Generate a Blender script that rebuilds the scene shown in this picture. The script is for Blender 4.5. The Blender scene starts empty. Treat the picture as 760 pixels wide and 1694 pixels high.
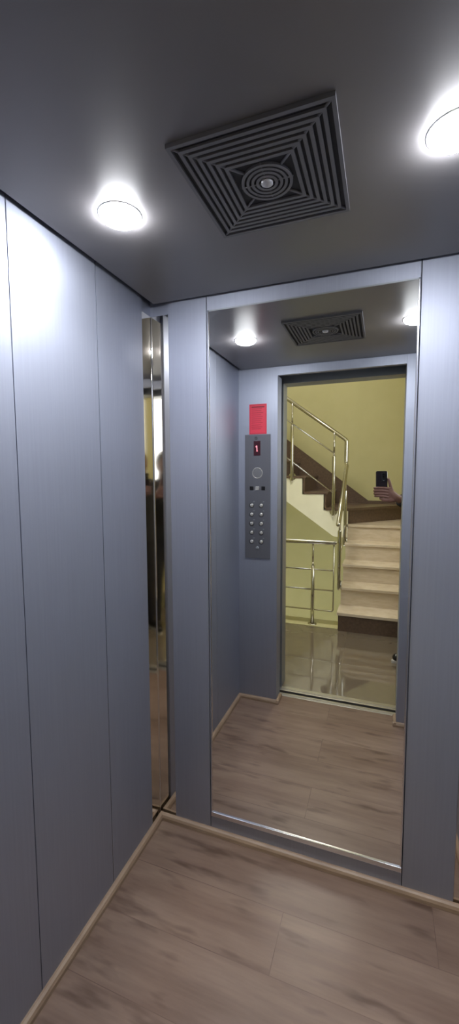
import bpy, bmesh, math, random
from mathutils import Vector, Matrix, Quaternion
random.seed(7)
S = bpy.context.scene
COL = S.collection
PI = math.pi

# ------------------------------------------------------------------ materials
def srgb(r, g, b):
    f = lambda c: (c / 12.92) if c <= .04045 else ((c + .055) / 1.055) ** 2.4
    return (f(r / 255), f(g / 255), f(b / 255), 1)

def mat(name, color, rough=.5, metal=0., spec=.5, emit=None, strength=0., coat=0.):
    m = bpy.data.materials.new(name); m.use_nodes = True
    b = m.node_tree.nodes['Principled BSDF']
    b.inputs['Base Color'].default_value = color
    b.inputs['Roughness'].default_value = rough
    b.inputs['Metallic'].default_value = metal
    b.inputs['Specular IOR Level'].default_value = spec
    b.inputs['Coat Weight'].default_value = coat
    if emit:
        b.inputs['Emission Color'].default_value = emit
        b.inputs['Emission Strength'].default_value = strength
    return m

def nodes_of(m):
    nt = m.node_tree
    return nt, nt.nodes, nt.links, nt.nodes['Principled BSDF']

def obj_coords(nt, scale=(1, 1, 1), rot=(0, 0, 0)):
    tc = nt.nodes.new('ShaderNodeTexCoord'); mp = nt.nodes.new('ShaderNodeMapping')
    mp.inputs['Scale'].default_value = scale
    mp.inputs['Rotation'].default_value = rot
    nt.links.new(tc.outputs['Object'], mp.inputs['Vector'])
    return mp.outputs['Vector']

def noise(nt, vec, scale, detail=3, rough=.5):
    n = nt.nodes.new('ShaderNodeTexNoise'); n.inputs['Scale'].default_value = scale
    n.inputs['Detail'].default_value = detail; n.inputs['Roughness'].default_value = rough
    nt.links.new(vec, n.inputs['Vector']); return n.outputs['Fac']

def ramp(nt, fac, stops):
    r = nt.nodes.new('ShaderNodeValToRGB')
    els = r.color_ramp.elements
    while len(els) < len(stops): els.new(.5)
    for e, (p, c) in zip(els, stops): e.position = p; e.color = c
    nt.links.new(fac, r.inputs['Fac']); return r.outputs['Color']

def mix(nt, fac, a, b, mode='MIX'):
    n = nt.nodes.new('ShaderNodeMix'); n.data_type = 'RGBA'; n.blend_type = mode
    for sock, v in ((n.inputs['Factor'], fac), (n.inputs['A'], a), (n.inputs['B'], b)):
        pass
    ins = [i for i in n.inputs if i.type == 'RGBA']
    fi = [i for i in n.inputs if i.type == 'VALUE'][0]
    for sock, v in ((fi, fac), (ins[0], a), (ins[1], b)):
        if hasattr(v, 'links'): nt.links.new(v, sock)
        else: sock.default_value = v
    return [o for o in n.outputs if o.type == 'RGBA'][0]

def bump(nt, b, h, strength=.1, dist=.002):
    bn = nt.nodes.new('ShaderNodeBump'); bn.inputs['Strength'].default_value = strength
    bn.inputs['Distance'].default_value = dist
    nt.links.new(h, bn.inputs['Height']); nt.links.new(bn.outputs['Normal'], b.inputs['Normal'])

def speckled(name, c1, c2, scale, rough, spec=.5, coat=0., stretch=(1, 1, 1)):
    m = mat(name, c1, rough, 0, spec, coat=coat)
    nt, N, L, b = nodes_of(m)
    f = noise(nt, obj_coords(nt, stretch), scale, 4, .6)
    L.new(ramp(nt, f, [(.32, c1), (.68, c2)]), b.inputs['Base Color'])
    return m

M = {}
# satin blue grey lacquered steel of the cab, with a very fine vertical brush
def brushed(name, c, rough, metal, sp=.5):
    m = mat(name, c, rough, metal, sp)
    nt, N, L, b = nodes_of(m)
    f = noise(nt, obj_coords(nt, (160, 160, 3)), 1.0, 2)
    k = [max(0, v * .975) for v in c[:3]] + [1]; k2 = [min(1, v * 1.025) for v in c[:3]] + [1]
    L.new(ramp(nt, f, [(.3, k), (.7, k2)]), b.inputs['Base Color'])
    return m
M['panel'] = brushed('cab_panel_steel', srgb(160, 164, 178), .54, .85)
M['ceil'] = mat('cab_ceiling_steel', srgb(119, 116, 118), .36, .3)
M['dark'] = mat('shaft_dark', srgb(30, 30, 33), .8)
M['seam'] = mat('seam_bright_steel', srgb(150, 155, 165), .25, .9)
M['polished'] = mat('polished_stainless', (.78, .75, .70, 1), .04, 1.)
M['mirror'] = mat('silvered_mirror', (.86, .87, .86, 1), .0, 1.)
M['chrome'] = mat('chrome_trim', (.75, .75, .78, 1), .18, 1.)
M['alu'] = mat('aluminium_sill', (.62, .60, .58, 1), .35, 1.)
M['tube'] = mat('stainless_tube', (.60, .58, .52, 1), .14, 1.)
M['lamp'] = mat('downlight_glow', (1, 1, 1, 1), .5, emit=(.94, .965, 1, 1), strength=230)
M['lamp_rim'] = mat('downlight_rim', srgb(200, 200, 205), .3, .6)
M['hall_lamp'] = mat('opal_lamp_glow', (1, 1, 1, 1), .5, emit=(1, .96, .88, 1), strength=96)
M['vent'] = mat('vent_plastic', srgb(96, 95, 99), .5)
M['vent_in'] = mat('vent_inside', srgb(38, 37, 41), .8)
M['hub'] = mat('vent_hub', srgb(176, 176, 180), .35, .3)
M['base'] = speckled('oak_moulding', srgb(128, 106, 86), srgb(146, 124, 102), 8, .45, stretch=(1, 1, 6))
M['yellow'] = speckled('yellow_green_paint', srgb(190, 184, 138), srgb(195, 189, 144), 3, .75)
M['cream'] = speckled('cream_plaster', srgb(226, 222, 196), srgb(234, 230, 206), 4, .8)
M['white'] = mat('white_plaster', srgb(228, 226, 216), .8)
M['frame_grey'] = mat('landing_frame_grey', srgb(140, 144, 148), .35, .5)
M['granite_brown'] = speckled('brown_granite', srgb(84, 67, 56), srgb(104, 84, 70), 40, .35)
M['red'] = mat('red_sheet', srgb(205, 48, 70), .55)
M['red_dark'] = mat('dark_red_print', srgb(128, 22, 40), .6)
M['face'] = brushed('panel_faceplate', srgb(104, 104, 110), .38, .5)
M['disp'] = mat('display_window', srgb(52, 12, 24), .2)
M['digit'] = mat('display_digit', (1, .3, .35, 1), .4, emit=(1, .45, .52, 1), strength=.55)
M['btn'] = mat('button_steel', srgb(215, 212, 205), .25, .7)
M['btn_ring'] = mat('button_collar', srgb(60, 60, 64), .4, .3)
M['black'] = mat('black_plastic', srgb(22, 21, 23), .3)
M['phone'] = mat('dark_phone_glass', srgb(38, 30, 34), .18, .1)
M['lens'] = mat('lens_glass', srgb(10, 10, 14), .05)
M['skin'] = mat('skin', srgb(118, 84, 74), .55)
M['nail'] = mat('nail', srgb(205, 160, 145), .35)
M['hair'] = mat('dark_hair', srgb(34, 26, 22), .55)
M['eye'] = mat('eye_white', srgb(225, 222, 215), .2)
M['iris'] = mat('iris', srgb(50, 32, 20), .2)
M['lip'] = mat('lip', srgb(150, 88, 80), .5)
M['jacket'] = speckled('dark_jacket', srgb(26, 25, 28), srgb(34, 32, 36), 60, .85)
M['trousers'] = speckled('dark_trousers', srgb(28, 27, 33), srgb(36, 35, 42), 60, .85)
M['shoe'] = mat('black_shoe', srgb(30, 28, 28), .3)
M['sole'] = mat('shoe_sole', srgb(190, 186, 178), .6)
M['win_frame'] = mat('white_window_frame', srgb(232, 232, 228), .45)

def wood_floor():
    m = mat('oak_laminate', (.3, .2, .15, 1), .38, 0, .45)
    nt, N, L, b = nodes_of(m)
    vec = obj_coords(nt)
    br = N.new('ShaderNodeTexBrick')
    br.offset = .37; br.inputs['Scale'].default_value = 1
    br.inputs['Brick Width'].default_value = 1.29; br.inputs['Row Height'].default_value = .192
    br.inputs['Mortar Size'].default_value = .0012; br.inputs['Mortar Smooth'].default_value = .2
    br.inputs['Bias'].default_value = 0
    br.inputs['Color1'].default_value = (0, 0, 0, 1); br.inputs['Color2'].default_value = (1, 1, 1, 1)
    br.inputs['Mortar'].default_value = (.1, .1, .1, 1)
    off = N.new('ShaderNodeVectorMath'); off.operation = 'ADD'; off.inputs[1].default_value = (.22, .02, 0)
    L.new(vec, off.inputs[0]); L.new(off.outputs[0], br.inputs['Vector'])
    # shift the grain from plank to plank
    sc = N.new('ShaderNodeVectorMath'); sc.operation = 'SCALE'; sc.inputs['Scale'].default_value = 7.3
    L.new(br.outputs['Color'], sc.inputs[0])
    ad = N.new('ShaderNodeVectorMath'); ad.operation = 'ADD'
    L.new(vec, ad.inputs[0]); L.new(sc.outputs[0], ad.inputs[1])
    def st(s):
        q = N.new('ShaderNodeMapping'); q.inputs['Scale'].default_value = s
        L.new(ad.outputs[0], q.inputs['Vector']); return q.outputs['Vector']
    grain = noise(nt, st((2.2, 26, 1)), 1.6, 6, .65)
    broad = noise(nt, st((1.3, 7, 1)), 1.5, 3, .5)
    knots = noise(nt, st((5.0, 21, 1)), 1.0, 2.5, .5)
    base = ramp(nt, broad, [(.3, srgb(112, 90, 76)), (.7, srgb(134, 113, 98))])
    g = ramp(nt, grain, [(.3, (.62, .58, .55, 1)), (.62, (1, 1, 1, 1))])
    c = mix(nt, .55, base, g, 'MULTIPLY')
    kn = ramp(nt, knots, [(.57, (1, 1, 1, 1)), (.74, (.42, .36, .32, 1))])
    c = mix(nt, .9, c, kn, 'MULTIPLY')
    pl = ramp(nt, br.outputs['Color'], [(0, (.86, .85, .85, 1)), (1, (1.0, 1.0, 1.0, 1))])
    c = mix(nt, 1., c, pl, 'MULTIPLY')
    seam = ramp(nt, br.outputs['Fac'], [(0, (1, 1, 1, 1)), (1, (.74, .71, .69, 1))])
    c = mix(nt, 1., c, seam, 'MULTIPLY')
    L.new(c, b.inputs['Base Color'])
    bump(nt, b, grain, .08, .001)
    return m
M['wood'] = wood_floor()

def tile_floor():
    m = mat('polished_tile', srgb(150, 136, 116), .05, 0, 1.0)
    nt, N, L, b = nodes_of(m)
    vec = obj_coords(nt)
    br = N.new('ShaderNodeTexBrick'); br.offset = 0; br.inputs['Scale'].default_value = 1
    br.inputs['Brick Width'].default_value = .6; br.inputs['Row Height'].default_value = .6
    br.inputs['Mortar Size'].default_value = .0015
    br.inputs['Color1'].default_value = srgb(108, 97, 83); br.inputs['Color2'].default_value = srgb(111, 100, 86)
    br.inputs['Mortar'].default_value = srgb(98, 88, 75); b.inputs['IOR'].default_value = 1.8
    L.new(vec, br.inputs['Vector'])
    f = noise(nt, vec, 5, 5, .6)
    L.new(mix(nt, .5, br.outputs['Color'], ramp(nt, f, [(.3, (.8, .78, .76, 1)), (.7, (1, 1, 1, 1))]), 'MULTIPLY'), b.inputs['Base Color'])
    return m
M['tile'] = tile_floor()

def marble():
    m = speckled('beige_marble', srgb(200, 184, 160), srgb(216, 201, 180), 9, .22, stretch=(1, 1, 4))
    return m
M['marble'] = marble()

def glass():
    m = bpy.data.materials.new('window_glass'); m.use_nodes = True
    nt = m.node_tree; nt.nodes.clear()
    o = nt.nodes.new('ShaderNodeOutputMaterial'); t = nt.nodes.new('ShaderNodeBsdfTransparent')
    g = nt.nodes.new('ShaderNodeBsdfGlossy'); g.inputs['Roughness'].default_value = .02
    f = nt.nodes.new('ShaderNodeFresnel'); f.inputs['IOR'].default_value = 1.45
    x = nt.nodes.new('ShaderNodeMixShader')
    ge = nt.nodes.new('ShaderNodeNewGeometry'); mu = nt.nodes.new('ShaderNodeMath'); mu.operation = 'MULTIPLY_ADD'
    mu.inputs[1].default_value = -1; mu.inputs[2].default_value = 1
    m2 = nt.nodes.new('ShaderNodeMath'); m2.operation = 'MULTIPLY'
    nt.links.new(ge.outputs['Backfacing'], mu.inputs[0]); nt.links.new(mu.outputs[0], m2.inputs[0]); nt.links.new(f.outputs[0], m2.inputs[1])
    nt.links.new(m2.outputs[0], x.inputs[0]); nt.links.new(t.outputs[0], x.inputs[1]); nt.links.new(g.outputs[0], x.inputs[2])
    nt.links.new(x.outputs[0], o.inputs[0]); return m
M['glass'] = glass()

# ------------------------------------------------------------------ mesh helpers
class MB:
    def __init__(s): s.bm = bmesh.new()
    def box(s, a, b, bev=0., seg=2):
        lo = Vector([min(p, q) for p, q in zip(a, b)]); hi = Vector([max(p, q) for p, q in zip(a, b)])
        t = bmesh.new(); bmesh.ops.create_cube(t, size=1)
        for v in t.verts:
            v.co = Vector([(lo[i] + hi[i]) / 2 + v.co[i] * (hi[i] - lo[i]) for i in range(3)])
        if bev: bmesh.ops.bevel(t, geom=list(t.edges), offset=bev, segments=seg, profile=.6, affect='EDGES')
        s.merge(t); return s
    def merge(s, t, mtx=None):
        if mtx is not None: bmesh.ops.transform(t, matrix=mtx, verts=t.verts)
        me = bpy.data.meshes.new('tmp'); t.to_mesh(me); t.free(); s.bm.from_mesh(me); bpy.data.meshes.remove(me)
    def prism(s, pts, vec):
        """polygon pts (3d) extruded along vec"""
        t = bmesh.new(); vs = [t.verts.new(p) for p in pts]; f = t.faces.new(vs)
        r = bmesh.ops.extrude_face_region(t, geom=[f])
        for e in r['geom']:
            if isinstance(e, bmesh.types.BMVert): e.co += Vector(vec)
        bmesh.ops.recalc_face_normals(t, faces=t.faces); s.merge(t); return s
    def tube(s, pts, r, n=14, cap=True, round_cap=False):
        """rings swept along a polyline; r a number or one per point"""
        pts = [Vector(p) for p in pts]
        rs = list(r) if hasattr(r, '__len__') else [r] * len(pts)
        if round_cap:
            d0 = (pts[0] - pts[1]).normalized(); d1 = (pts[-1] - pts[-2]).normalized()
            pre, prr, post, por = [], [], [], []
            for a in (80, 55, 28):
                pre.append(pts[0] + d0 * rs[0] * math.sin(math.radians(a))); prr.append(rs[0] * math.cos(math.radians(a)))
            for a in (28, 55, 80):
                post.append(pts[-1] + d1 * rs[-1] * math.sin(math.radians(a))); por.append(rs[-1] * math.cos(math.radians(a)))
            pts = pre + pts + post; rs = prr + rs + por
        t = bmesh.new(); rings = []; nrm = None
        for i, p in enumerate(pts):
            d = (pts[min(i + 1, len(pts) - 1)] - pts[max(i - 1, 0)]).normalized()
            if nrm is None:
                nrm = d.orthogonal().normalized()
            nrm = (nrm - d * nrm.dot(d)).normalized(); b = d.cross(nrm)
            rings.append([t.verts.new(p + (nrm * math.cos(2 * PI * k / n) + b * math.sin(2 * PI * k / n)) * rs[i]) for k in range(n)])
        for a, b in zip(rings, rings[1:]):
            for k in range(n):
                f = t.faces.new((a[k], a[(k + 1) % n], b[(k + 1) % n], b[k])); f.smooth = True
        if cap: t.faces.new(rings[0][::-1]); t.faces.new(rings[-1])
        bmesh.ops.recalc_face_normals(t, faces=t.faces)
        s.merge(t); return s
    def cyl(s, c, axis, r, h, n=32, r2=None, bev=0.):
        t = bmesh.new(); bmesh.ops.create_cone(t, cap_ends=True, segments=n, radius1=r, radius2=r if r2 is None else r2, depth=h)
        if bev: bmesh.ops.bevel(t, geom=[e for e in t.edges if len(e.link_faces) == 2 and e.calc_face_angle(0) > .8], offset=bev, segments=2, affect='EDGES')
        q = Vector((0, 0, 1)).rotation_difference(Vector(axis))
        s.merge(t, Matrix.Translation(Vector(c)) @ q.to_matrix().to_4x4()); return s
    def ball(s, c, rad, rot=None, u=24, v=16):
        t = bmesh.new(); bmesh.ops.create_uvsphere(t, u_segments=u, v_segments=v, radius=1)
        rad = rad if hasattr(rad, '__len__') else (rad,) * 3
        m = Matrix.Translation(Vector(c)) @ (rot.to_4x4() if rot else Matrix.Identity(4)) @ Matrix.Diagonal((*rad, 1))
        for f in t.faces: f.smooth = True
        s.merge(t, m); return s
    def lathe(s, prof, c, axis=(0, 0, 1), n=40, smooth=True):
        """profile (r, h) turned about axis through c"""
        t = bmesh.new(); rings = []
        for r, h in prof:
            if r < 1e-6: rings.append([t.verts.new((0, 0, h))])
            else: rings.append([t.verts.new((r * math.cos(2 * PI * k / n), r * math.sin(2 * PI * k / n), h)) for k in range(n)])
        for a, b in zip(rings, rings[1:]):
            for k in range(n):
                k2 = (k + 1) % n
                if len(a) == 1 and len(b) == 1: continue
                if len(a) == 1: f = t.faces.new((a[0], b[k2], b[k]))
                elif len(b) == 1: f = t.faces.new((a[k], a[k2], b[0]))
                else: f = t.faces.new((a[k], a[k2], b[k2], b[k]))
                f.smooth = smooth
        bmesh.ops.recalc_face_normals(t, faces=t.faces)
        q = Vector((0, 0, 1)).rotation_difference(Vector(axis))
        s.merge(t, Matrix.Translation(Vector(c)) @ q.to_matrix().to_4x4()); return s
    def build(s, name, m, parent=None):
        me = bpy.data.meshes.new(name); s.bm.to_mesh(me); s.bm.free()
        o = bpy.data.objects.new(name, me); COL.objects.link(o)
        me.materials.append(m)
        if parent is not None:
            o.parent = parent
            o.matrix_parent_inverse = parent.matrix_world.inverted() if parent.type != 'EMPTY' else Matrix.Translation(-parent.location)
        return o

def remesh(mb, voxel, smooth=3):
    """melt overlapping shapes into one continuous skin"""
    me = bpy.data.meshes.new('tmp'); mb.bm.to_mesh(me); mb.bm.free()
    o = bpy.data.objects.new('tmp', me); COL.objects.link(o)
    r = o.modifiers.new('r', 'REMESH'); r.mode = 'VOXEL'; r.voxel_size = voxel; r.use_smooth_shade = True
    if smooth:
        k = o.modifiers.new('s', 'SMOOTH'); k.iterations = smooth; k.factor = .5
    dg = bpy.context.evaluated_depsgraph_get(); dg.update()
    out = bpy.data.meshes.new_from_object(o.evaluated_get(dg))
    bpy.data.objects.remove(o); bpy.data.meshes.remove(me)
    res = MB(); res.bm.from_mesh(out); bpy.data.meshes.remove(out)
    for f in res.bm.faces: f.smooth = True
    return res

def tag(o, label, cat, group=None):
    o['label'] = label; o['category'] = cat
    if group: o['group'] = group
    return o
def thing(name, label, cat, loc, group=None):
    o = bpy.data.objects.new(name, None); COL.objects.link(o); o.location = loc
    o.empty_display_size = .05
    return tag(o, label, cat, group)
def struct(mb, name, m, parent=None):
    o = mb.build(name, m, parent)
    if parent is None: o['kind'] = 'structure'
    return o

# ------------------------------------------------------------------ the cab
# x right along the mirror wall, y towards the mirror (wall at y=0), z up
W, D, H = 1.21, 1.07, 2.15
TOP = 2.24
PX = 0.012      # wall panels stand this far in front of the corner posts

# floor
struct(MB().box((-.03, .03, -.03), (W + .03, -D - .105, 0)), 'floor', M['wood'])
# outer shell of the cab, dark, behind panels and above the hung ceiling
wl = struct(MB().box((-PX - .002, .03, -.03), (-.04, -D - .03, TOP)), 'wall_left', M['panel'])
wr = struct(MB().box((W + PX + .002, .03, -.03), (W + .04, -D - .03, TOP)), 'wall_right', M['panel'])
wb = struct(MB().box((-.04, PX + .002, -.03), (W + .04, .05, TOP)), 'wall_back', M['panel'])
struct(MB().box((-.04, .05, TOP), (W + .04, -D - .03, TOP + .03)), 'roof', M['dark'])

def panel_x(xf, sgn, y0, y1, parent):
    MB().box((xf, y0 - .0012, .0), (xf + sgn * PX, y1 + .0012, H + .03), .0012, 2).build('wall_panel', M['panel'], parent)
LEFT_Y = [-.07, -.342, -.676, -1.0]
for a, b in zip([-.07, -.342, -.676], [-.342, -.676, -1.07]):
    panel_x(0, -1, a, b, wl); panel_x(W, 1, a, b, wr)
def panel_y(x0, x1, parent):
    MB().box((x0 + .0012, 0, .0), (x1 - .0012, PX, H + .03), .0012, 2).build('wall_panel', M['panel'], parent)
for a, b in ((.072, .236), (.236, .973), (.973, 1.138)): panel_y(a, b, wb)
# bright joint strips between the panels
k = MB()
for y in (-.342, -.676): k.box((.0003 if y > -.5 else -.006, y - .0013, 0), (-.0125, y + .0013, H + .03))
k.build('joint_strip', M['seam'], wl)
k = MB()
for y in (-.342, -.676): k.box((W - (.0003 if y > -.5 else -.006), y - .0013, 0), (W + .0125, y + .0013, H + .03))
k.build('joint_strip', M['seam'], wr)
k = MB()
for x in (.236, .973): k.box((x - .0015, .0085, 0), (x + .0015, .0125, H + .03))
k.build('joint_strip', M['dark'], wb)

# polished corner posts: folded stainless, a tight radius in the fold, not quite square
OPEN = math.radians(-1.5)
def corner(name, x0, sx):
    e, rad, L = .008, .005, .080
    o = Vector((0, 0)); d1 = Vector((0, -1)); d2 = Vector((math.cos(OPEN), math.sin(OPEN)))
    half = math.acos(d1.dot(d2)) / 2
    off = rad / math.tan(half)
    cen = (d1 + d2).normalized() * (rad / math.sin(half))
    line = [d1 * L, d1 * (L * .5), d1 * off]
    a0 = math.atan2(*(d1 * off - cen).yx); a1 = math.atan2(*(d2 * off - cen).yx)
    while a1 > a0: a1 -= 2 * PI
    for k in range(1, 8):
        a = a0 + (a1 - a0) * k / 8; line.append(cen + Vector((math.cos(a), math.sin(a))) * rad)
    line += [d2 * off, d2 * (L * .5), d2 * L]
    t = bmesh.new()
    V = [[t.verts.new((x0 + sx * (p.x - e), p.y + e, z)) for z in (0, 2.112)] for p in line]
    for p, q in zip(V, V[1:]):
        t.faces.new((p[0], q[0], q[1], p[1]))
    bmesh.ops.recalc_face_normals(t, faces=t.faces)
    m = MB(); m.merge(t); ob = struct(m, name, M['polished'])
    so = ob.modifiers.new('sheet', 'SOLIDIFY'); so.thickness = .0012; so.offset = 0
    return ob
corner('trim_1', 0, 1); corner('trim_2', W, -1)

# front wall of the cab: two returns and a header round the door opening
XL, XR = .255, .985
wf = struct(MB().box((-.04, -D, -.03), (XL, -D - .03, TOP), .0015).box((XR, -D, -.03), (W + .04, -D - .03, TOP), .0015)
            .box((XL, -D, 2.10), (XR, -D - .03, TOP)), 'wall_front', M['panel'])
MB().box((XL - .02, -D - .03, 0), (XL, -D - .10, 2.10)).box((XR, -D - .03, 0), (XR + .02, -D - .10, 2.10)).build('door_jamb', M['panel'], wf)
MB().box((-.3, -D - .10, 2.16), (W + .3, -D - .03, 2.30)).box((-.3, -1.20, 2.14), (1.5, -1.25, 2.4)).build('door_header', M['dark'], wf)

# hung ceiling with a dark gap all round
ce = struct(MB().box((.018, -.014, H), (W - .018, -D + .006, H + .022), .002), 'ceiling', M['ceil'])

# baseboards: small half-round oak moulding
def bb(name, runs):
    m = MB(); r = .011
    for (a, b, nx, ny) in runs:
        a = Vector((*a, 0)); b = Vector((*b, 0)); n = Vector((nx, ny, 0))
        prof = [(0, 0), (.018, 0), (.0175, .012), (.013, .020), (.006, .0235), (0, .024)]
        m.prism([a + n * p + Vector((0, 0, q)) for p, q in prof], b - a)
    return struct(m, name, M['base'])
bb('baseboard_left', [((0, -.002), (0, -D), 1, 0)])
bb('baseboard_back', [((0, 0), (W, 0), 0, -1)])
bb('baseboard_right', [((W, -.002), (W, -D), -1, 0)])
bb('baseboard_front', [((0, -D), (XL + .018, -D), 0, 1), ((XL, -D + .016), (XL, -D - .09), 1, 0),
                       ((XR - .018, -D), (W, -D), 0, 1), ((XR, -D + .016), (XR, -D - .09), -1, 0)])

# mirror
mi = thing('wall_mirror', 'tall frameless mirror on the back wall of the lift, reflecting the open door', 'mirror', (.606, 0, .0937))
mx0, mx1, mz0, mz1 = .2465, .9672, .0937, 2.0959
MB().box((mx0, -.0055, mz0), (mx1, -.0005, mz1)).build('mirror_pane', M['mirror'], mi)
MB().box((mx0 - .004, -.011, mz0 - .012), (mx1 + .004, -.0003, mz0 + .006), .0015).build('bottom_rail', M['chrome'], mi)
MB().box((mx0 - .003, -.008, mz0), (mx0 + .0025, -.0003, mz1 + .003), .001).build('edge_strip', M['chrome'], mi)
MB().box((mx1 - .0025, -.008, mz0), (mx1 + .003, -.0003, mz1 + .003), .001).build('edge_strip', M['chrome'], mi)
MB().box((mx0 - .003, -.008, mz1 - .002), (mx1 + .003, -.0003, mz1 + .003), .001).build('edge_strip', M['frame_grey'], mi)

# downlights
def downlight(x, y, label):
    t = thing('downlight', label, 'ceiling light', (x, y, H), 'round downlights in the lift ceiling')
    MB().lathe([(.050, -.0003), (.0505, -.0018), (.0525, -.0024), (.0545, -.0018), (.0560, -.0003), (.0560, .001)], (x, y, H)).build('rim', M['lamp_rim'], t)
    MB().lathe([(.0503, .0005), (.0503, -.005), (.046, -.012), (.035, -.017), (.018, -.0198), (0, -.0205)], (x, y, H)).build('diffuser', M['lamp'], t)
def beam(x, y):
    l = bpy.data.lights.new('downlight_beam', 'SPOT'); l.energy = BEAM; l.color = (.94, .965, 1)
    l.spot_size = math.radians(125); l.spot_blend = 1.; l.shadow_soft_size = .04
    o = bpy.data.objects.new('downlight_beam', l); COL.objects.link(o); o.location = (x, y, H - .02)
BEAM = 39
beam(.2236, -.527); beam(.9920, -.517)
downlight(.2236, -.527, 'round white glowing downlight in the ceiling near the panelled wall with the bright glare')
downlight(.9920, -.517, 'round white glowing downlight cut off by the edge of the photo')

# fan grille
vx, vy, hw = .611, -.518, .1685
v = thing('ceiling_vent', 'square dark grey fan grille with concentric louvres set in the lift ceiling', 'vent', (vx, vy, H))
def sqring(m, o_, w, z0, z1):
    i_ = o_ - w
    for sx0, sy0, sx1, sy1 in ((-o_, -o_, o_, -i_), (-o_, i_, o_, o_), (-o_, -i_, -i_, i_), (i_, -i_, o_, i_)):
        m.box((vx + sx0, vy + sy0, z0), (vx + sx1, vy + sy1, z1))
MB().box((vx - hw + .004, vy - hw + .004, H - .0035), (vx + hw - .004, vy + hw - .004, H - .0003)).build('backing_plate', M['vent_in'], v)
m = MB(); sqring(m, hw, .008, H - .009, H - .0003); m.build('frame', M['vent'], v)
m = MB()
q = hw - .0185
while q > .066:
    sqring(m, q, .0078, H - .0085, H - .003); q -= .0148
for a in range(4):
    ang = PI / 4 + a * PI / 2
    d = Vector((math.cos(ang), math.sin(ang), 0))
    m.tube([Vector((vx, vy, H - .0052)) + d * .060, Vector((vx, vy, H - .0052)) + d * (hw * 1.39)], .0033, 6)
for r in (.058, .047, .036, .025):
    m.lathe([(r, -.003), (r, -.009), (r - .0065, -.009), (r - .0055, -.003)], (vx, vy, H), smooth=False)
for a in range(4):
    ang = a * PI / 2
    d = Vector((math.cos(ang), math.sin(ang), 0))
    m.tube([Vector((vx, vy, H - .006)) + d * .008, Vector((vx, vy, H - .006)) + d * .06], .0022, 6)
m.build('louvres', M['vent'], v)
MB().lathe([(.0135, -.003), (.0135, -.010), (.010, -.0125), (0, -.0135)], (vx, vy, H)).build('hub', M['hub'], v)

# ------------------------------------------------------------------ control panel on the front return (faces +y)
FY = -D
cp = thing('control_panel', 'grey steel lift control panel with two columns of floor buttons beside the door', 'control panel', (.1275, FY, .955))
P0 = FY + .0004
MB().box((.044, P0, .955), (.211, FY + .008, 1.745), .002).build('faceplate', M['face'], cp)
S0 = FY + .0079
def disc(x, z, r, h, name, mt, bev=.0):
    return MB().cyl((x, S0 + h / 2, z), (0, 1, 0), r, h, 28, bev=bev).build(name, mt, cp)
# small emblem above the display
MB().lathe([(.0095, 0), (.0095, .0012), (.0065, .0012), (.0065, 0)], (.118, S0, 1.722), (0, 1, 0)).box((.1155, S0, 1.716), (.1205, S0 + .0011, 1.728)).build('emblem', M['btn_ring'], cp)
dp = MB().box((.103, S0, 1.613), (.147, S0 + .0025, 1.706), .001).build('display', M['disp'], cp)
def bar(mb, a, b, w):
    a = Vector((a[0], 0, a[1])); b = Vector((b[0], 0, b[1])); d = (b - a).normalized(); n = Vector((-d.z, 0, d.x)) * w / 2
    y0 = S0 + .0024
    mb.prism([Vector((p.x, y0, p.z)) for p in (a + n, b + n, b - n, a - n)], (0, .0010, 0))
g = MB(); bar(g, (.1235, 1.675), (.1255, 1.640), .006); bar(g, (.1235, 1.675), (.1165, 1.666), .005); bar(g, (.1205, 1.641), (.1305, 1.641), .004)
g.build('digit', M['digit'], dp)
# speaker rosette of holes
sp = MB()
for rr, n in ((.0, 1), (.0095, 6), (.019, 12), (.0275, 16)):
    for i in range(n):
        a = 2 * PI * i / n
        sp.cyl((.127 + rr * math.cos(a), S0 + .0004, 1.503 + rr * math.sin(a)), (0, 1, 0), .0024, .0009, 10)
sp.lathe([(.0345, 0), (.0345, .0012), (.0325, .0018), (.0310, .0012), (.0310, 0)], (.127, S0, 1.503), (0, 1, 0))
sp.build('speaker_grille', M['btn'], cp)
for x, mt in ((.089, 'black'), (.1265, 'btn'), (.166, 'black')):
    MB().box((x - .012, S0, 1.395), (x + .012, S0 + .003, 1.419), .002).build('call_button', M[mt], cp)
for i in range(5):
    z = 1.297 - i * .0585
    for x in (.0895, .153):
        rg = MB().lathe([(.0155, 0), (.0155, .0022), (.0115, .0022), (.0115, 0)], (x, S0, z), (0, 1, 0)).build('button_collar', M['btn_ring'], cp)
        b = MB().lathe([(.0112, 0), (.0112, .003), (.009, .0042), (0, .0048)], (x, S0, z), (0, 1, 0)).build('button', M['btn'], cp)
for i in range(5):
    z = 1.297 - i * .0585
    for x in (.0895, .153): MB().box((x + .010, S0, z + .021), (x + .020, S0 + .0008, z + .027)).build('number_plate', M['frame_grey'], cp)
MB().lathe([(.0115, 0), (.0115, .002), (.008, .0035), (0, .0035)], (.1275, S0, 1.022), (0, 1, 0)).build('key_switch', M['frame_grey'], cp)

# red notice
no = tag(MB().box((.072, FY + .0003, 1.7475), (.185, FY + .0018, 1.934)).build('notice_sheet', M['red']), 'small red printed notice stuck above the lift control panel', 'notice')
t = MB(); y0, y1 = FY + .0017, FY + .0022
for z in [1.934 - .030 - i * .0125 for i in range(11)]:
    w = random.uniform(.060, .086)
    t.box((.086, y0, z), (.086 + w, y1, z + .0026))
t.box((.0755, y0, 1.7515), (.0772, y1, 1.930)).box((.1798, y0, 1.7515), (.1815, y1, 1.930)).box((.0755, y0, 1.9283), (.1815, y1, 1.930)).box((.0755, y0, 1.7515), (.1815, y1, 1.7532))
t.box((.086, y0, 1.9115), (.171, y1, 1.920))
t.build('printed_lines', M['red_dark'], no)

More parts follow.
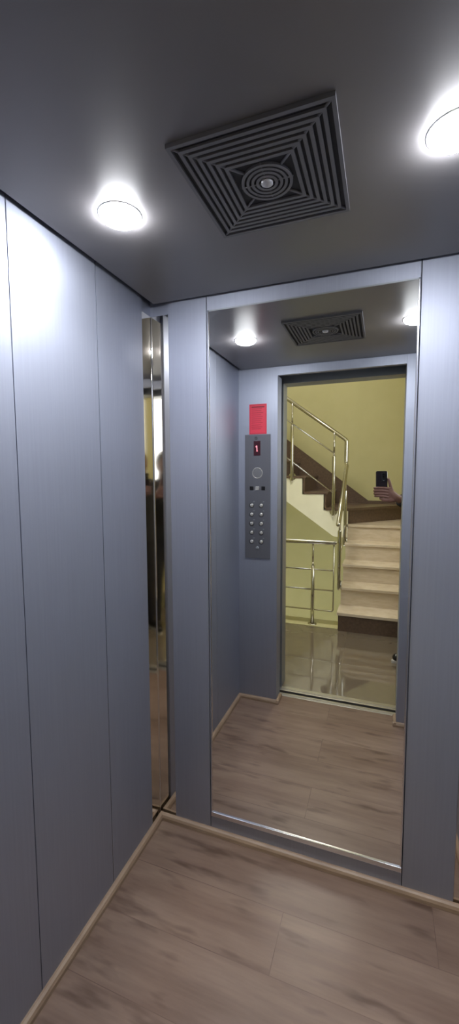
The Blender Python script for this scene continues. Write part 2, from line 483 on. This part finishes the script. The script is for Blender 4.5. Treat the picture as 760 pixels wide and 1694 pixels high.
# ------------------------------------------------------------------ sills, doors, landing entrance
struct(MB().box((XL - .02, -1.172, -.03), (XR + .02, -1.212, .001), .001).box((XL, -1.180, .0005), (XR, -1.184, .003)).box((XL, -1.196, .0005), (XR, -1.200, .003)), 'trim_3', M['alu'])
LX0, LX1, LZ = .242, .991, 2.093
LY0, LY1 = -1.285, -1.385
struct(MB().box((LX0 - .05, -1.242, -.06), (LX1 + .05, -1.30, .001), .001).box((LX0, -1.262, .0005), (LX1, -1.266, .003)), 'trim_4', M['alu'])
# open sliding leaves parked beside the opening
d1 = struct(MB().box((-.52, -1.178, .008), (.228, -1.204, 2.12), .002), 'door_1', M['frame_grey'])
d2 = struct(MB().box((-.52, -1.246, .008), (.215, -1.274, 2.12), .002), 'door_2', M['frame_grey'])
fr = struct(MB().box((LX0 - .06, LY0, 0), (LX0, LY1 - .012, LZ + .06), .002).box((LX1, LY0, 0), (LX1 + .06, LY1 - .012, LZ + .06), .002)
            .box((LX0, LY0, LZ), (LX1, LY1 - .012, LZ + .06), .002), 'trim_5', M['frame_grey'])
# shaft closure so no stray daylight gets between cab and landing
struct(MB().box((-.9, -1.10, -.4), (-.52, LY0, 2.6)).box((1.25, -1.10, -.4), (1.6, LY0, 2.6)).box((-.9, -1.06, 2.4), (1.6, LY0, 2.45)).box((-.9, -1.06, -.45), (1.6, LY0, -.4))
       .box((-.9, -1.06, -.4), (-.04, -1.10, 2.4)).box((1.25, -1.06, -.4), (1.6, -1.10, 2.4)).box((-.04, -1.06, -.4), (1.25, -1.10, -.03)).box((-.04, -1.09, 2.27), (1.25, -1.12, 2.4)), 'wall_shaft', M['dark'])

# ------------------------------------------------------------------ landing and stair hall
HX0, HX1 = -1.65, 1.56
YF = -4.5
CEIL = 2.75; UP = 4.3; LOW = -1.75
wy0, wy1, wz0, wz1 = -2.85, -1.60, 1.40, 2.42
struct(MB().box((HX0 - .1, LY0 - .005, LOW), (LX0 - .03, LY1, CEIL)).box((LX1 + .03, LY0 - .005, LOW), (HX1 + .1, LY1, CEIL))
       .box((LX0 - .03, LY0 - .005, LZ + .04), (LX1 + .03, LY1, CEIL)).box((LX0 - .03, LY0 - .005, LOW), (LX1 + .03, LY1, -.2)), 'wall_landing', M['yellow'])
struct(MB().box((HX0 - .1, YF, LOW), (HX1 + .1, YF - .1, UP)), 'wall_stair', M['yellow'])
struct(MB().box((HX0, LY1, LOW), (HX0 - .1, YF, UP)), 'wall_hall_left', M['yellow'])
rw = MB()
rw.box((HX1, LY1, LOW), (HX1 + .1, wy1, UP)).box((HX1, wy0, LOW), (HX1 + .1, YF, UP)).box((HX1, wy1, LOW), (HX1 + .1, wy0, wz0)).box((HX1, wy1, wz1), (HX1 + .1, wy0, UP))
struct(rw, 'wall_hall_right', M['yellow'])
struct(MB().box((HX0, LY1, -.2), (HX1, -2.66, 0)).box((LX0 - .03, -1.295, -.2), (LX1 + .03, LY1, 0)), 'floor_landing', M['tile'])
struct(MB().box((HX0, -2.66, LOW - .1), (HX1, YF, LOW)), 'floor_lower', M['tile'])
struct(MB().box((HX0, LY1, CEIL), (HX1, -2.62, CEIL + .2)), 'ceiling_landing', M['white'])
struct(MB().box((HX0 - .1, -2.42, UP), (HX1 + .1, YF - .1, UP + .1)).box((HX0, -2.42, CEIL + .2), (HX1, -2.62, UP)), 'ceiling_stair', M['white'])
struct(MB().box((HX0, -2.56, -.21), (.50, -2.672, .004)).box((HX0, -2.66, .0), (.50, -2.672, .045), .003), 'trim_6', M['yellow'])  # kerb borrows the wall paint: its greenish reflection is put into the colour
# window
wn = MB(); X0, X1 = HX1 + .02, HX1 + .06
for a, b in (((wy0, wz0), (wy0 + .05, wz1)), ((wy1 - .05, wz0), (wy1, wz1)), ((wy0, wz0), (wy1, wz0 + .05)), ((wy0, wz1 - .05), (wy1, wz1))):
    wn.box((X0, a[0], a[1]), (X1, b[0], b[1]), .004)
w1 = struct(wn, 'window_1', M['win_frame'])
MB().box((HX1 + .036, wy0 + .04, wz0 + .04), (HX1 + .042, wy1 - .04, wz1 - .04)).build('window_pane', M['glass'], w1)
MB().box((HX1 - .05, wy0 - .04, wz0 - .03), (HX1 + .02, wy1 + .04, wz0), .004).build('window_sill', M['marble'], w1)

# hall lamps
def hall_lamp(x, y, z, label):
    t = thing('ceiling_lamp', label, 'ceiling light', (x, y, z))
    MB().lathe([(.165, 0), (.165, -.02), (.155, -.028), (.15, -.028), (.15, 0)], (x, y, z)).build('lamp_base', M['lamp_rim'], t)
    MB().lathe([(.149, -.01), (.149, -.03), (.135, -.058), (.10, -.082), (.05, -.094), (0, -.097)], (x, y, z)).build('lamp_shade', M['hall_lamp'], t)
hall_lamp(.30, -2.20, CEIL, 'round opal lamp on the landing ceiling outside the lift door')
hall_lamp(-.2, -3.3, UP, 'round opal lamp high over the stairs')

# ------------------------------------------------------------------ stairs
RISE, RUN, Y1 = .185, .25, -2.50
SX0, SX1 = .505, HX1 - .006
YB = YF + .006
st = thing('staircase', 'beige marble stairs with brown skirting turning up around the stairwell', 'stairs', (1.0, -2.6, 0))
TH = .03
for k in range(5):
    y = Y1 - RUN * k; z = RISE * (k + 1)
    yb = y - RUN - .03 if k < 4 else None
    if k < 4:
        MB().box((SX0 - .012, y, z - TH), (SX1, yb, z), .006).build('tread', M['marble'], st)
    MB().box((SX0, y - .02, z - RISE), (SX1, y - .04, z - TH)).build('riser', M['granite_brown' if k == 0 else 'marble'], st)  # lowest riser takes a darker brown than the risers above it
zq = RISE * 5
yq = Y1 - RUN * 4            # -3.5
IN = (SX0 + .015, yq - .05)  # inner newel corner
# fifth tread: the landing in front of the winder, then the sixth, a winder running back to the far wall
MB().prism([(SX0 - .012, yq, zq - TH), (SX1, yq, zq - TH), (SX1, YB, zq - TH), (1.25, YB, zq - TH), (IN[0], IN[1], zq - TH), (SX0 - .012, IN[1], zq - TH)], (0, 0, TH)).build('tread', M['marble'], st)
z6 = zq + .185
MB().prism([(IN[0], IN[1], zq), (1.25, YB + .001, zq), (1.22, YB + .001, zq), (IN[0] - .02, IN[1], zq)], (0, 0, z6 - TH - zq)).build('riser', M['granite_brown'], st)
MB().prism([(IN[0] + .03, yq - .03, z6 - TH), (1.28, YB, z6 - TH), (.25, YB, z6 - TH), (.25, yq + .012, z6 - TH), (IN[0], yq + .012, z6 - TH)], (0, 0, TH)).build('tread', M['granite_brown'], st)
# second flight climbing towards -x
R2, U2 = .19, .255
xs = [.51 - U2 * (i + 1) for i in range(7)]
for i, x in enumerate(xs):
    z = z6 + R2 * (i + 1)
    MB().box((x + .018, yq + .012, z - TH), (x - U2 - .012, YB, z), .006).build('tread', M['granite_brown'], st)
    MB().box((x, yq, z - R2), (x - .02, YB, z - TH)).build('riser', M['granite_brown'], st)
# stringer of flight two: cream saw-tooth face
pts = [(SX0, z6 - .25), (SX0, z6 - TH)]
x = .51; z = z6
pts = [(.505, zq - .16), (.505, z6 - TH)]
for i, xx in enumerate(xs):
    z = z6 + R2 * i
    pts += [(xx - .03, z - TH), (xx - .03, z + R2 - TH)]
xe = xs[-1] - U2
pts += [(xe, z6 + R2 * 7 - TH), (xe, z6 + R2 * 7 - TH - .30)]
slope = R2 / U2
# soffit line through (.33,.80) and (-.22,1.19)
pts += [(.345, .775)]
pts[-2] = (xe, .775 + (.345 - xe) * .72)
MB().prism([(a, yq, b) for a, b in pts], (0, YB - yq + .0, 0)).build('stringer', M['cream'], st)
# stringer of flight one, seen from the well side
p1 = [(Y1 - .05, -.2), (Y1 - .05, RISE - TH)]
for k in range(1, 5):
    y = Y1 - .05 - RUN * k
    p1 += [(y, RISE * k - TH), (y, RISE * (k + 1) - TH)]
p1 += [(yq - .3, zq - TH), (yq - .3, zq - .2), (yq, zq - .22), (Y1 - .32, -.2)]
MB().prism([(SX0 + .002, a, b) for a, b in p1], (SX1 - SX0 - .004, 0, 0)).build('stringer', M['cream'], st)
MB().box((SX0 + .002, yq - .3, zq - .2), (SX1, YB, zq - TH)).build('landing_slab', M['cream'], st)
# wide brown skirting on the far wall, following the flight
sk = [(SX1, zq), (SX1, 1.15), (.70, 1.15)]
sk += [(xe, 1.15 + (.70 - xe) * .765), (xe, 1.15 + (.70 - xe) * .765 - .45), (.50, zq)]
MB().prism([(a, YB, b) for a, b in sk], (0, .014, 0)).build('wall_skirting', M['granite_brown'], st)

# ------------------------------------------------------------------ railings
lr = thing('landing_railing', 'low stainless tube railing along the edge of the landing above the stairwell', 'railing', (.245, -2.62, 0))
RY = -2.62
def bend(pts, r=.04, n=5):
    out = [Vector(pts[0])]
    for a, b, c in zip(pts, pts[1:], pts[2:]):
        a, b, c = Vector(a), Vector(b), Vector(c)
        p = b + (a - b).normalized() * min(r, (a - b).length * .45); q = b + (c - b).normalized() * min(r, (c - b).length * .45)
        for i in range(n + 1):
            t = i / n; out.append(p * (1 - t) ** 2 + b * 2 * t * (1 - t) + q * t * t)
    out.append(Vector(pts[-1])); return out
MB().tube([(HX0 + .02, RY, .835), (.458, RY, .835)], .0205, 16, round_cap=True).build('handrail', M['tube'], lr)
for x in (.245, -.75):
    p = MB().tube([(x, RY, .0), (x, RY, .60)], .0185).tube([(x, RY, .60), (x, RY, .815)], .010).build('post', M['tube'], lr)
    MB().lathe([(.045, .0005), (.045, .006), (.022, .012), (.019, .012)], (x, RY, 0)).build('floor_flange', M['tube'], p)
MB().tube(bend([(HX0 + .02, RY, .152), (.447, RY, .152), (.447, RY, .82)], .02), .0075, 10).build('rail', M['tube'], lr)
for z in (.358, .56):
    MB().tube([(HX0 + .02, RY, z), (.447, RY, z)], .0075, 10).build('rail', M['tube'], lr)

sr = thing('stair_railing', 'stainless stair railing with posts fixed to the side of the flights', 'railing', (.485, -3.55, .925))
nx, ny = .478, yq - .02
h2 = lambda x: 1.90 + (nx - x) * .735
MB().tube(bend([(.495, -2.50, 1.03), (.492, -3.40, 1.60), (nx, ny + .03, 1.63), (nx, ny + .03, 1.895), (xe + .2, ny + .03, h2(xe + .2))], .025), .0215, 16, round_cap=True).build('handrail', M['tube'], sr)
def side_post(x, y, z0, z1, nrm):
    top = z0 + (z1 - z0) * .70
    p = MB().tube([(x, y, z0 - .03), (x, y, top)], .0190, 16, round_cap=True).tube([(x, y, top), (x, y, z1)], .010).build('post', M['tube'], sr)
    n = Vector(nrm)
    MB().cyl(Vector((x, y, z0 + .01)) - n * .0245, nrm, .045, .008, 24, bev=.002).cyl(Vector((x, y, z0 + .01)) - n * .01, nrm, .013, .03, 14).build('flange', M['tube'], p)
    return p
PYo = yq + .050
for x, z0 in ((.342, 1.06), (-.150, 1.47), (-.66, 1.86), (-1.17, 2.25)):
    side_post(x, PYo - .02, z0, h2(x) - .015, (0, 1, 0))
for f in (.27, .76):
    a = lambda x, z0: z0 + (1 - f) * (h2(x) - z0)
    MB().tube([(.345, PYo - .012, a(.342, 1.06)), (-1.2, PYo - .012, a(-1.17, 2.25))], .0075, 10).build('rail', M['tube'], sr)
h1 = lambda y: 1.03 + (-2.50 - y) / .90 * .57
for y, z0 in ((-2.74, .385), (-3.36, .735)):
    side_post(.487, y, z0, h1(y) - .015, (-1, 0, 0))
for f in (.27, .76):
    b = lambda y, z0: z0 + (1 - f) * (h1(y) - z0)
    MB().tube([(.487, -2.70, b(-2.74, .385)), (.487, -3.42, b(-3.36, .735) + .03)], .0075, 10).build('rail', M['tube'], sr)

# ------------------------------------------------------------------ camera
FPX, YAW, PITCH, ROLL = 684.035, .353733, -.084110, -.004371
CAM = Vector((.87293, -1.48320, 1.47796))
fwd = Vector((-math.sin(YAW) * math.cos(PITCH), math.cos(YAW) * math.cos(PITCH), math.sin(PITCH)))
rgt = Vector((math.cos(YAW), math.sin(YAW), 0)); upv = rgt.cross(fwd)
rgt, upv = rgt * math.cos(ROLL) + upv * math.sin(ROLL), upv * math.cos(ROLL) - rgt * math.sin(ROLL)
cd = bpy.data.cameras.new('camera'); cam = bpy.data.objects.new('camera', cd); COL.objects.link(cam)
cd.sensor_fit = 'HORIZONTAL'; cd.sensor_width = 36; cd.lens = FPX / 760 * 36; cd.clip_start = .004; cd.clip_end = 60
mw = Matrix((rgt, upv, -fwd)).transposed().to_4x4(); mw.translation = CAM
cam.matrix_world = mw; S.camera = cam

# frame of the phone: r to the side, u up, w out of its back
def ph(r, u, w): return CAM + rgt * r + upv * u + fwd * w
PM = Matrix((rgt, upv, fwd)).transposed().to_4x4(); PM.translation = CAM

# ------------------------------------------------------------------ phone
def in_phone(m):
    bmesh.ops.transform(m.bm, matrix=PM, verts=m.bm.verts); return m
pb = thing('mobile_phone', 'dark mobile phone held upright in a raised hand in front of the stairs', 'phone', ph(-.010, -.122, -.012))
def round_rect(hx, hy, rad, z, n=7):
    out = []
    for sx, sy, a0 in ((1, 1, 0), (-1, 1, 90), (-1, -1, 180), (1, -1, 270)):
        for k in range(n + 1):
            a = math.radians(a0 + 90 * k / n)
            out.append((-.010 + sx * (hx - rad) + rad * math.cos(a), -.043 + sy * (hy - rad) + rad * math.sin(a), z))
    return out
m = MB(); b = bmesh.new(); rings = []
for ins, z in ((.0018, -.01675), (.0005, -.0162), (0, -.0150), (0, -.0100), (.0005, -.0088), (.0018, -.00825)):
    rings.append([b.verts.new(p) for p in round_rect(.038 - ins, .079 - ins, .011 - ins, z)])
for A, B in zip(rings, rings[1:]):
    for k in range(len(A)): b.faces.new((A[k], A[(k + 1) % len(A)], B[(k + 1) % len(A)], B[k]))
b.faces.new(rings[0][::-1]); b.faces.new(rings[-1]); bmesh.ops.recalc_face_normals(b, faces=b.faces)
m.merge(b); in_phone(m).build('phone_body', M['phone'], pb)
in_phone(MB().box((-.043, -.117, -.0170), (.023, .031, -.0166))).build('screen', M['black'], pb)
cmod = in_phone(MB().box((-.012, -.036, -.0084), (.019, .024, -.0066), .0007)).build('camera_module', M['black'], pb)
for r_, u_ in ((.0055, .013), (.0, .0), (.0055, -.022)):
    if r_ == 0: r_, u_ = .0055, -.0045
    in_phone(MB().lathe([(.0062, -.0068), (.0062, -.0058), (.0048, -.0056), (.0046, -.0062), (0, -.0062)], (r_, u_, 0))).build('lens', M['lens'], cmod)
in_phone(MB().box((.0275, -.05, -.0145), (.0287, -.02, -.0105), .0004)).build('side_button', M['phone'], pb)

# ------------------------------------------------------------------ person on the landing
person_root = Vector((1.19, -1.97, 0))
fd = Vector((-.8, .6, 0)); rt = Vector((.6, .8, 0)); UPZ = Vector((0, 0, 1))
def bp(r, f, z): return Vector((1.205, -1.975, 0)) + rt * r + fd * f + UPZ * z
R3 = Matrix((rt, fd, UPZ)).transposed()

# holding hand, in phone frame
hand = MB()
fingers = [(-.078, .0076, .0), (-.0975, .0080, .003), (-.117, .0078, .0), (-.1345, .0068, -.006)]
for (u, r, sh) in fingers:
    hand.tube([ph(.046, u - .006, -.008), ph(.030, u - .001, .0005), ph(.006, u + .002, .0035), ph(-.022, u + .002, .0035), ph(-.046 - sh, u, .0015), ph(-.0575 - sh * .6, u - .001, -.006), ph(-.0575, u - .002, -.0145)],
              [r * 1.25, r * 1.22, r * 1.12, r * 1.12, r, r * .95, r * .8], 12, round_cap=True)
hand.tube([ph(.044, -.088, -.012), ph(.047, -.108, -.013), ph(.047, -.130, -.014), ph(.047, -.147, -.016)], [.0145, .0165, .0165, .014], 14, round_cap=True)
hand.tube([ph(.028, -.150, -.012), ph(.046, -.160, -.017), ph(.062, -.155, -.024)], [.014, .019, .021], 14, round_cap=True)
hand.tube([ph(.044, -.10, -.016), ph(.062, -.120, -.022), ph(.078, -.142, -.030)], [.017, .022, .025], 14, round_cap=True)
hand.tube([ph(.052, -.150, -.018), ph(.030, -.160, -.012), ph(.006, -.157, -.008), ph(-.016, -.149, -.008)], [.018, .017, .014, .010], 14, round_cap=True)
# thumb along the near edge, tip on the screen side
hand.tube([ph(.055, -.108, -.020), ph(.050, -.085, -.022), ph(.044, -.060, -.021), ph(.0385, -.035, -.018), ph(.034, -.018, -.0165)], [.0155, .0125, .0105, .0095, .0075], 12, round_cap=True)
wr_ = ph(.082, -.146, -.034)
EL = Vector((1.160, -1.640, 1.235)); SHR = Vector((1.315, -1.830, 1.410))
hand.tube([ph(.066, -.135, -.026), wr_, wr_.lerp(EL, .2)], [.024, .0255, .029], 16, round_cap=True)
hand = remesh(hand, .0028, 2)

body = MB()
# torso, neck, head
def ring_tube(mb, secs):
    """elliptic sections (r, f, z, half width, half depth)"""
    t = bmesh.new(); n = 28; rings = []
    for r, f, z, a, b in secs:
        rings.append([t.verts.new(bp(r + a * math.cos(2 * PI * k / n), f + b * math.sin(2 * PI * k / n), z)) for k in range(n)])
    for A, B in zip(rings, rings[1:]):
        for k in range(n): t.faces.new((A[k], A[(k + 1) % n], B[(k + 1) % n], B[k]))
    t.faces.new(rings[0][::-1]); t.faces.new(rings[-1]); bmesh.ops.recalc_face_normals(t, faces=t.faces); mb.merge(t)
torso = [(0, 0, .80, .12, .09), (0, 0, .88, .155, .105), (0, .005, .98, .15, .10), (0, .01, 1.08, .135, .095), (0, .01, 1.20, .148, .105), (0, .005, 1.31, .165, .11), (0, 0, 1.39, .155, .085), (0, -.005, 1.435, .09, .06)]
ring_tube(body, torso)
body.tube([bp(0, -.01, 1.38), bp(0, .005, 1.46), bp(0, .025, 1.53)], [.062, .055, .055], 18)
HC = bp(0, .045, 1.605)
body.ball(HC, (.073, .092, .112), R3)
body.ball(bp(0, .075, 1.545), (.052, .058, .050), R3)
body.tube([bp(0, .135, 1.622), bp(0, .147, 1.600), bp(0, .155, 1.583)], [.009, .012, .014], 10, round_cap=True)   # nose
for s in (-1, 1):
    body.ball(bp(s * .012, .143, 1.578), .009, None, 10, 8)
    body.ball(bp(s * .075, .035, 1.598), (.010, .020, .032), R3, 12, 10)   # ears
    body.ball(bp(s * .034, .115, 1.592), (.022, .020, .018), R3, 12, 10)   # cheeks
body.ball(bp(0, .130, 1.628), (.045, .012, .012), R3, 12, 10)            # brow
body.ball(bp(0, .125, 1.520), (.020, .016, .016), R3, 12, 10)            # chin
# arms
SHL = bp(-.185, 0, 1.41); ELL = bp(-.205, -.06, 1.12); WRL = bp(-.185, -.01, .885)
body.tube([SHL.lerp(bp(0, 0, 1.38), .35), SHL, SHL.lerp(ELL, .5), ELL, ELL.lerp(WRL, .35), WRL], [.062, .055, .047, .040, .039, .027], 16, round_cap=True)
body.tube([SHR.lerp(bp(0, 0, 1.38), .35), SHR, SHR.lerp(EL, .5), EL, EL.lerp(wr_, .35), EL.lerp(wr_, .9)], [.062, .055, .047, .041, .039, .027], 16, round_cap=True)
# legs
hips = {}
for s in (-1, 1):
    hip = bp(s * .085, 0, .86); kn = bp(s * .10, .015, .47); an = bp(s * .105, -.02, .085); heel = bp(s * .105, -.05, .04); toe = bp(s * .12, .15, .03)
    hips[s] = (hip, kn, an, heel, toe)
    body.tube([hip, hip.lerp(kn, .4), kn, kn.lerp(an, .3), an], [.085, .075, .054, .054, .036], 18, round_cap=True)
    body.tube([heel, bp(s * .11, .04, .045), toe], [.032, .036, .026], 14, round_cap=True)
body = remesh(body, .006, 3)
# relaxed left hand
lh = MB()
hd = (WRL - ELL).normalized(); hs = fd; hn = hd.cross(hs).normalized()
pc = WRL + hd * .05
lh.tube([WRL - hd * .05, WRL, WRL + hd * .02], [.029, .026, .025], 16, round_cap=True)
for j, (o_, L_) in enumerate(((.028, .068), (.0095, .076), (-.0095, .070), (-.027, .056))):
    b0 = WRL + hd * .01 + hs * o_ * .6; b1 = WRL + hd * .085 + hs * o_
    k1 = b1 + hd * L_ * .45 - hn * .004; k2 = b1 + hd * L_ * .75 - hn * .014; k3 = b1 + hd * L_ * .95 - hn * .028
    lh.tube([b0, b1, k1, k2, k3], [.0135, .0105, .0088, .0080, .0068], 12, round_cap=True)
lh.tube([WRL + hd * .015 + hs * .015, WRL + hd * .045 + hs * .043, WRL + hd * .075 + hs * .052 - hn * .01, WRL + hd * .100 + hs * .050 - hn * .018], [.0165, .0135, .0105, .008], 12, round_cap=True)
lh = remesh(lh, .0028, 2)
for extra in (hand, lh):
    me = bpy.data.meshes.new('tmp'); extra.bm.to_mesh(me); extra.bm.free(); body.bm.from_mesh(me); bpy.data.meshes.remove(me)
pe = body.build('person', M['skin'])
tag(pe, 'person in dark clothes standing outside the lift door, arm stretched out holding up a phone', 'person')

# clothing
jk = MB()
ring_tube(jk, [(r, f, z, a + .020, b + .022) for r, f, z, a, b in [(0, 0, .86, .16, .105)] + torso[2:-1]] + [(0, -.005, 1.43, .10, .07), (0, .005, 1.465, .068, .066)])
cuff = EL.lerp(wr_, .88)
jk.tube([SHR.lerp(bp(0, 0, 1.36), .35), SHR, SHR.lerp(EL, .5), EL, EL.lerp(wr_, .4), cuff], [.082, .074, .066, .060, .055, .043], 18, round_cap=False)
cuffl = ELL.lerp(WRL, .93)
jk.tube([SHL.lerp(bp(0, 0, 1.36), .35), SHL, SHL.lerp(ELL, .5), ELL, ELL.lerp(WRL, .4), cuffl], [.082, .074, .066, .060, .055, .045], 18)
remesh(jk, .0065, 3).build('jacket', M['jacket'], pe)
tr = MB()
ring_tube(tr, [(0, 0, .78, .145, .105), (0, 0, .86, .165, .115), (0, 0, .95, .158, .112)])
for s in (-1, 1):
    hip, kn, an, heel, toe = hips[s]
    tr.tube([hip, hip.lerp(kn, .4), kn, kn.lerp(an, .4), bp(s * .105, -.015, .075)], [.098, .090, .072, .066, .060], 18)
remesh(tr, .0065, 3).build('trousers', M['trousers'], pe)
for s in (-1, 1):
    sh = MB().tube([bp(s * .105, -.06, .055), bp(s * .108, .0, .060), bp(s * .112, .07, .050), bp(s * .118, .15, .038)], [.042, .046, .044, .032], 18, round_cap=True)
    sh = remesh(sh, .005, 2)
    for vv in sh.bm.verts: vv.co.z = max(vv.co.z, .018)
    so = sh.build('shoe', M['shoe'], pe)
    sl = MB(); outl = []
    for k in range(28):
        a = 2 * PI * k / 28; f = .05 + .145 * math.sin(a); wd = .040 * math.cos(a) * (1 if math.sin(a) > -.5 else .9)
        outl.append(bp(s * .110 + wd + s * .010 * math.sin(a), f, .0))
    sl.prism(outl, (0, 0, .020)); sl.build('sole', M['sole'], so)
hr = MB(); hr.ball(HC + UPZ * .012 - fd * .012, (.082, .098, .116), R3, 32, 24)
bmesh.ops.bisect_plane(hr.bm, geom=list(hr.bm.verts) + list(hr.bm.edges) + list(hr.bm.faces), plane_co=bp(0, .085, 1.640), plane_no=(fd * .9 - UPZ * .62), clear_outer=True)
bmesh.ops.holes_fill(hr.bm, edges=[e for e in hr.bm.edges if e.is_boundary])
hr.build('hair', M['hair'], pe)
for s in (-1, 1):
    e = MB().ball(bp(s * .031, .1205, 1.609), (.0120, .009, .0072), R3, 14, 10).build('eye', M['eye'], pe)
    MB().ball(bp(s * .031, .1280, 1.608), (.0052, .003, .0052), R3, 10, 8).build('iris', M['iris'], e)
MB().ball(bp(0, .1335, 1.552), (.024, .009, .007), R3, 16, 10).build('mouth', M['lip'], pe)

# ------------------------------------------------------------------ world and view
w = bpy.data.worlds.new('world'); S.world = w; w.use_nodes = True
bg = w.node_tree.nodes['Background']; bg.inputs['Color'].default_value = (.93, .97, 1, 1); bg.inputs['Strength'].default_value = 5.0
S.view_settings.view_transform = 'Standard'; S.view_settings.look = 'None'
S.view_settings.exposure = 0; S.view_settings.gamma = 1; S.view_settings.use_curve_mapping = False
S.cycles.use_denoising = True
S.cycles.max_bounces = 14; S.cycles.glossy_bounces = 10; S.cycles.diffuse_bounces = 7
S.cycles.sample_clamp_indirect = 8
S.cycles.caustics_reflective = True
